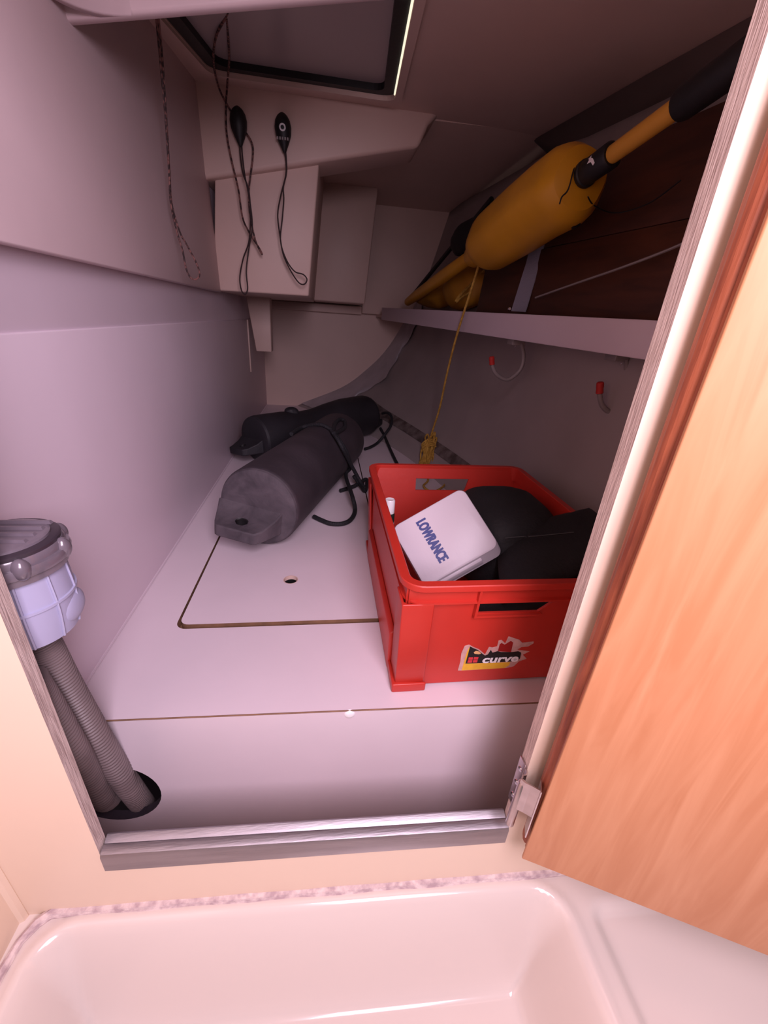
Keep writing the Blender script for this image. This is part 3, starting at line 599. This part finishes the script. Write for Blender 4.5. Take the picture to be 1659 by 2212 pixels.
bt = thing('squeeze_bottle', 'small dark bottle with white cap in the left corner of the crate', 'bottle', (.160, .935, .011))
lathe('bottle_body', [(0, .012), (.003, .0145), (.145, .0145), (.15, .012), (.152, .010)], (.160, .935, .011), (0, 0, 1), 'bottle', bt, 20)
lathe('cap', [(0, .0132), (.033, .0128), (.036, .011), (.0345, .008)], (.160, .935, .160), (0, 0, 1), 'capwhite', bt, 20)
lathe('paper_label', [(0, .0147), (.09, .0147)], (.160, .935, .045), (0, 0, 1), 'capwhite', bt, 20)

# ---- fenders
def fender(name, label, near, yaw, rad, length, prof, body, cap, group, tab_roll, nose=0.):
    o = thing(name, label, 'fender', (near[0], near[1], 0), group)
    a = Vector((math.sin(yaw), math.cos(yaw), nose)).normalized(); side = Vector((math.cos(yaw), -math.sin(yaw), 0)); up = a.cross(-side).normalized()
    if up.z < 0: up = -up
    c = Vector((near[0], near[1], rad))
    P = [(d*length, r) for d, r in prof]
    lathe('fender_body', P, c, a, body, o, 56)
    for end, s in ((0, -1), (1, 1)):
        rr_ = prof[1][1] if not end else prof[-2][1]
        lathe('end_cap', [(0, rr_*.99), (.006, rr_*.965), (.0085, rr_*.90), (.0095, rr_*.5), (.0098, rr_*.06)], c+a*(length if end else 0)+a*(-.002 if end else .002), a*s, cap, o, 48)
        # moulded eye tab
        ro = tab_roll if not end else 0.
        sd_ = side*math.cos(ro)+up*math.sin(ro); u2 = up*math.cos(ro)-side*math.sin(ro)
        base = c+a*(length if end else 0)-u2*rr_*.30-sd_*rr_*(.18 if not end else 0)
        def tp_(x, d, h): return base+sd_*(x*rr_)+a*s*d+u2*(h*rr_)
        tl = .092
        out = [(-.82, .006), (.82, .006), (.74, .03), (.60, .070), (.50, .088), (.42, tl), (-.42, tl), (-.50, .088), (-.60, .070), (-.74, .03)]
        hole = [(.14*math.cos(t), .054+.012*math.sin(t)) for t in [i*2*math.pi/14 for i in range(14)]]
        plate('eye_tab', out, [hole], lambda x, d, h: tp_(x, d, (.05+.34*(1-min(d/tl, 1))**2.2) if h > 0 else -.24), 0, 1, cap, o, 'black', True)
        bevel(o.children[-1] if False else bpy.data.objects[[c_.name for c_ in C.objects if c_.name.startswith('eye_tab')][-1]], .006, 3, 40)
    return o, c, a, side, up
f1, c1, a1, s1_, u1_ = fender('fender', 'large scuffed dark grey cylindrical fender nearest the sole hatch hole', (-.1773, 1.060), .3207, .1138, .752,
    [(0, .108), (.006, .1125), (.015, .1138), (.985, .1138), (.994, .1125), (1, .108)], 'fender', 'fendercap', 'fenders lying on the sole', -.12)
rp = 'blackrope'
tube('lanyard', [(-0.1158,1.4508,0.2169), (-0.0835,1.5542,0.2157), (-0.0203,1.5234,0.2356), (0.0163,1.5007,0.2271), (0.0327,1.4844,0.2165), (0.0590,1.4585,0.1853), (0.0838,1.4666,0.1368), (0.0970,1.5211,0.0736), (0.0795,1.5121,0.0460), (0.0918,1.2950,0.0500), (0.1006,1.2657,0.0120), (0.0832,1.2014,0.0090), (0.0554,1.1717,0.0090), (0.0194,1.1718,0.0090), (-0.0094,1.1946,0.0090), (-0.0347,1.2214,0.0090)], .0072, rp, f1, 8, 10)
tube('lanyard_loop', [(0.0294,1.4860,0.2210), (0.0376,1.5702,0.2298), (0.0550,1.6293,0.2327), (0.0753,1.6389,0.2258), (0.0751,1.5841,0.2153), (0.0556,1.5252,0.2153), (0.0321,1.4544,0.2226)], .0072, rp, f1, 8, 10, True)
tube('lanyard', [(0.0227,1.4799,0.2257), (0.0445,1.4253,0.2076), (0.0641,1.4156,0.1744), (0.0916,1.4706,0.1090), (0.1112,1.4898,0.0700), (0.1336,1.4876,0.0300), (0.1531,1.4573,0.0120), (0.1654,1.5357,0.0120), (0.1564,1.5401,0.0180), (0.1110,1.4843,0.0120), (0.0567,1.4410,0.0100)], .0072, rp, f1, 8, 10)
tube('lanyard', [(0.1085,1.4935,0.0500), (0.1309,1.4937,0.0200), (0.1482,1.4412,0.0110), (0.1592,1.4859,0.0120)], .0072, rp, f1, 8, 10)
f2, c2, a2, s2_, u2_ = fender('fender', 'soft black fender with a pinched waist lying behind the grey one', (-.295, 1.80), .80, .098, .72,
    [(0, .090), (.008, .096), (.03, .098), (.22, .094), (.36, .082), (.46, .082), (.6, .096), (.75, .107), (.97, .107), (.992, .103), (1, .096)], 'fenderblk', 'fenderblk', 'fenders lying on the sole', .1, .018)
tube('lanyard', [(0.3142,2.3000,0.1232), (0.3375,2.2500,0.1372), (0.3516,2.2000,0.1237), (0.3419,2.1500,0.0906), (0.3052,2.1121,0.0500), (0.2689,2.0944,0.0120), (0.2257,2.0216,0.0100), (0.1947,1.9869,0.0100)], .0072, rp, f2, 8, 10)
tube('lanyard_tail', [(0.3048,2.2700,0.0474), (0.3207,2.1792,0.0200), (0.3226,1.9585,0.0100), (0.3226,1.7805,0.0100), (0.3255,1.6569,0.0100)], .0072, rp, f2, 8, 10)
blob('strap_knot', tuple(c2+a2*.20+Vector((0, 0, .088))), .032, .024, .022, 'fenderblk', f2, 6, .1)

# ---- strainer and hoses at the left
sx_, sy_ = -.3465, .4425
ws = thing('water_strainer', 'lavender grey water strainer with smoky clear lid behind the left jamb', 'strainer', (sx_, sy_, .235))
O = (sx_, sy_, 0)
lathe('bowl', [(.236, .041), (.238, .046), (.262, .050), (.285, .0515), (.2855, .0535), (.2885, .0535), (.289, .0515), (.325, .049), (.327, .047)], O, (0, 0, 1), 'bowl', ws, 44)
for k in range(10):
    t = 2*math.pi*k/10+.25; cx_, cy_ = math.cos(t), math.sin(t)
    pr_ = [(sx_+cx_*r, sy_+cy_*r, z) for r, z in ((.047, .239), (.0505, .262), (.052, .285), (.0495, .324))]
    tube('bowl_rib', pr_, .0016, 'bowl', ws, 3, 6)
hb = blob('boss', (sx_+.045, sy_+.008, .264), .0085, .022, .020, 'bowl', ws, 3, .02)
ld = lathe('lid', [(.322, .048), (.324, .0535), (.333, .0545), (.3335, .0575), (.340, .059), (.3445, .0575), (.345, .0545), (.351, .0545), (.354, .053)], O, (0, 0, 1), 'lid', ws, 48)
lathe('lid_seal', [(.352, .0525), (.3575, .0525), (.359, .0505)], O, (0, 0, 1), 'liddark', ld, 44)
lathe('lid_top', [(.356, .044), (.3615, .0435), (.363, .040), (.3632, .001)], O, (0, 0, 1), 'lid', ld, 44)
for t in (-.25, .0, .25, .5):
    hexa('lid_bar', [tuple(Vector((sx_, sy_, 0))+Vector((x, y+.06*t, z))) for x, y, z in ((-.035, -.003, .3625), (.036, -.003, .3625), (.036, .003, .3625), (-.035, .003, .3625), (-.033, -.0015, .366), (.034, -.0015, .366), (.034, .0015, .366), (-.033, .0015, .366))], 'lid', ld)
for t in (.15, .95, 1.9, 2.9, 3.9, 4.7, 5.5):
    p = (sx_+.054*math.cos(t), sy_+.054*math.sin(t), .343); blob('lid_lug', p, .0085, .0085, .0125, 'lid', ld, 4, .03)
px_, py_ = sx_+.005, sy_-.058
bl = lathe('clamp_bolt', [(0, .0035), (.004, .006), (.012, .006), (.0125, .0035), (.02, .0035), (.0205, .0062), (.036, .0062), (.037, .004), (.048, .004)], (px_-.012, py_+.004, .365), (0, 0, -1), 'chrome', ws, 16)
def ribbed(name, pts, r, label, grp=None):
    path = spline(pts, 60); o = None
    V, F = sweep(path, lambda i: r+(.0011 if i % 4 < 2 else -.0006), 18)
    return V, F
hsA = [(-0.3475,0.4450,0.2232), (-0.3416,0.4420,0.2036), (-0.3388,0.4480,0.1356), (-0.3378,0.4620,0.0472), (-0.3395,0.4850,-0.0676), (-0.3395,0.5120,-0.1905), (-0.3509,0.5500,-0.3010), (-0.3838,0.6200,-0.4381)]
V, F = ribbed('a', hsA, .0185, '')
tag(meshobj('ribbed_hose', V, F, 'hose', None, True), 'grey ribbed hose running from the strainer down into the riser hole', 'hose', 'ribbed hoses at the left jamb')
hsB = [(-0.3391,0.4000,0.1955), (-0.3355,0.4050,0.1437), (-0.3418,0.4250,0.0491), (-0.3620,0.4660,-0.0769), (-0.3824,0.5100,-0.2075), (-.385,.56,-.225), (-.375,.66,-.25)]
V, F = ribbed('b', hsB, .0185, '')
tag(meshobj('ribbed_hose', V, F, 'hose', None, True), 'lower grey hose half hidden behind the left plywood jamb', 'hose', 'ribbed hoses at the left jamb')

# ---- cords hanging from the ceiling
def cordthing(name, label, loops, rad, m, loc):
    o = thing(name, label, 'cord', loc, 'cords hanging under the hatch')
    for i, l in enumerate(loops): tube('cord_strand', l, rad, m, o, 8, 7)
    return o
cordthing('hanging_cord', 'speckled brown cord loop hanging alone at the left below the near ceiling lip',
  [[(-0.3208,1.1600,1.1180), (-0.3303,1.2000,1.1139), (-0.3379,1.2200,1.0584), (-0.3497,1.2500,0.9725), (-0.3620,1.2700,0.8786), (-0.3698,1.2800,0.8179), (-0.3667,1.2900,0.7633), (-0.3588,1.2900,0.7245), (-0.3552,1.2900,0.6841), (-0.3465,1.2900,0.6639), (-0.3330,1.2900,0.6617), (-0.3236,1.2900,0.6739), (-0.3286,1.2900,0.6985), (-0.3463,1.2900,0.7355), (-0.3601,1.2900,0.7638), (-0.3697,1.2870,0.8192), (-0.3630,1.2770,0.8803), (-0.3497,1.2570,0.9748), (-0.3353,1.2270,1.0615), (-0.3260,1.2000,1.1144), (-0.3156,1.1650,1.1211)]], .0021, 'cord', (-0.3303,1.2000,1.1139))
tg = cordthing('looped_cord', 'speckled cord looped over the left black toggle below the hatch',
  [[(-0.2000,1.3000,1.1991), (-0.2071,1.3200,1.1951), (-0.2287,1.3800,1.1998), (-0.2656,1.4600,1.2018), (-0.2919,1.5400,1.1986), (-0.3111,1.6400,1.1993), (-0.3177,1.7300,1.1919), (-0.3066,1.7660,1.1737), (-0.2931,1.7740,1.1557), (-0.2735,1.7770,1.1247), (-0.2541,1.7740,1.1109), (-0.2361,1.7660,1.0824), (-0.2369,1.7660,1.0491), (-0.2476,1.7660,0.9995), (-0.2572,1.7660,0.9486), (-0.2557,1.7660,0.8840), (-0.2431,1.7660,0.8177), (-0.2263,1.7660,0.7829), (-0.2233,1.7660,0.7803), (-0.2318,1.7660,0.7965), (-0.2605,1.7660,0.8368), (-0.2818,1.7660,0.8817), (-0.2893,1.7660,0.9583), (-0.3048,1.7660,1.0365), (-0.3134,1.7660,1.1001), (-0.3097,1.7620,1.1610), (-0.2929,1.7200,1.2066), (-0.2632,1.6000,1.2127), (-0.2389,1.4600,1.2091), (-0.2266,1.3800,1.2000)]], .0030, 'cord', (-0.2155,1.3600,1.2114))
def toggle(label, top, bot, w_, mark):
    t, b = Vector(top), Vector(bot); o = thing('black_toggle', label, 'toggle', tuple(b), 'black toggles on the ceiling apron')
    L_ = (b-t).length
    m_ = lathe('toggle_body', [(0, .004), (.03*L_, .35*w_), (.09*L_, .62*w_), (.2*L_, .88*w_), (.36*L_, w_), (.55*L_, .92*w_), (.75*L_, .62*w_), (.9*L_, .33*w_), (.98*L_, .2*w_), (L_, .1*w_)], t, b-t, 'black', o, 28)
    if mark:
        c_ = t.lerp(b, .43)
        tube('printed_mark', [tuple(c_+Vector((.008*math.cos(a), -w_*.97, .008*math.sin(a)))) for a in [i*math.pi/4 for i in range(8)]], .0024, 'capwhite', m_, 4, 5, True)
        for k in range(5):
            hexa('printed_dash', [tuple(c_+Vector((-.019+.008*k+x, y, -.028+z))) for x, y, z in ((0, -w_*.99, -.003), (.005, -w_*.99, -.003), (.005, -w_*.8, -.003), (0, -w_*.8, -.003), (0, -w_*.99, .004), (.005, -w_*.99, .004), (.005, -w_*.8, .004), (0, -w_*.8, .004))], 'hookgrey', m_)
    return o
t1 = toggle('left black toggle on the ceiling apron with cord behind it', (-0.2761,1.7660,1.1725), (-0.2723,1.7620,1.0706), .0265, False)
tube('tail_loop', [(-0.2747,1.7620,1.0774), (-0.2754,1.7620,1.0502), (-0.2704,1.7620,1.0025), (-0.2557,1.7620,0.9605), (-0.2542,1.7620,0.8965), (-0.2645,1.7620,0.8154), (-0.2891,1.7620,0.7579), (-0.3048,1.7620,0.6994), (-0.3016,1.7620,0.6584), (-0.2893,1.7620,0.6488), (-0.2798,1.7620,0.6689), (-0.2806,1.7620,0.7229), (-0.2660,1.7620,0.7947), (-0.2507,1.7620,0.8572), (-0.2545,1.7620,0.9352), (-0.2649,1.7620,0.9969), (-0.2686,1.7620,1.0449), (-0.2689,1.7620,1.0779)], .0024, 'thincord', t1, 8, 7)
t2 = toggle('right black toggle with small white mark on the ceiling apron', (-0.1390,1.7660,1.1716), (-0.1338,1.7620,1.0689), .0265, True)
tube('tail_loop', [(-0.1350,1.7620,1.0759), (-0.1302,1.7620,1.0464), (-0.1330,1.7620,1.0093), (-0.1519,1.7620,0.9508), (-0.1634,1.7620,0.8978), (-0.1581,1.7620,0.8378), (-0.1491,1.7620,0.7828), (-0.1248,1.7620,0.7345), (-0.0977,1.7620,0.6996), (-0.0778,1.7620,0.6950), (-0.0675,1.7620,0.7107), (-0.0805,1.7620,0.7260), (-0.1117,1.7620,0.7340), (-0.1399,1.7620,0.7694), (-0.1571,1.7620,0.8241), (-0.1481,1.7620,0.8925), (-0.1414,1.7620,0.9454), (-0.1417,1.7620,0.9772), (-0.1295,1.7620,1.0220), (-0.1306,1.7620,1.0764)], .0024, 'thincord', t2, 8, 7)

# ------------------------------------------------------------------ tidy up helper data
for o in bpy.data.objects:
    if '_o' in o: del o['_o']
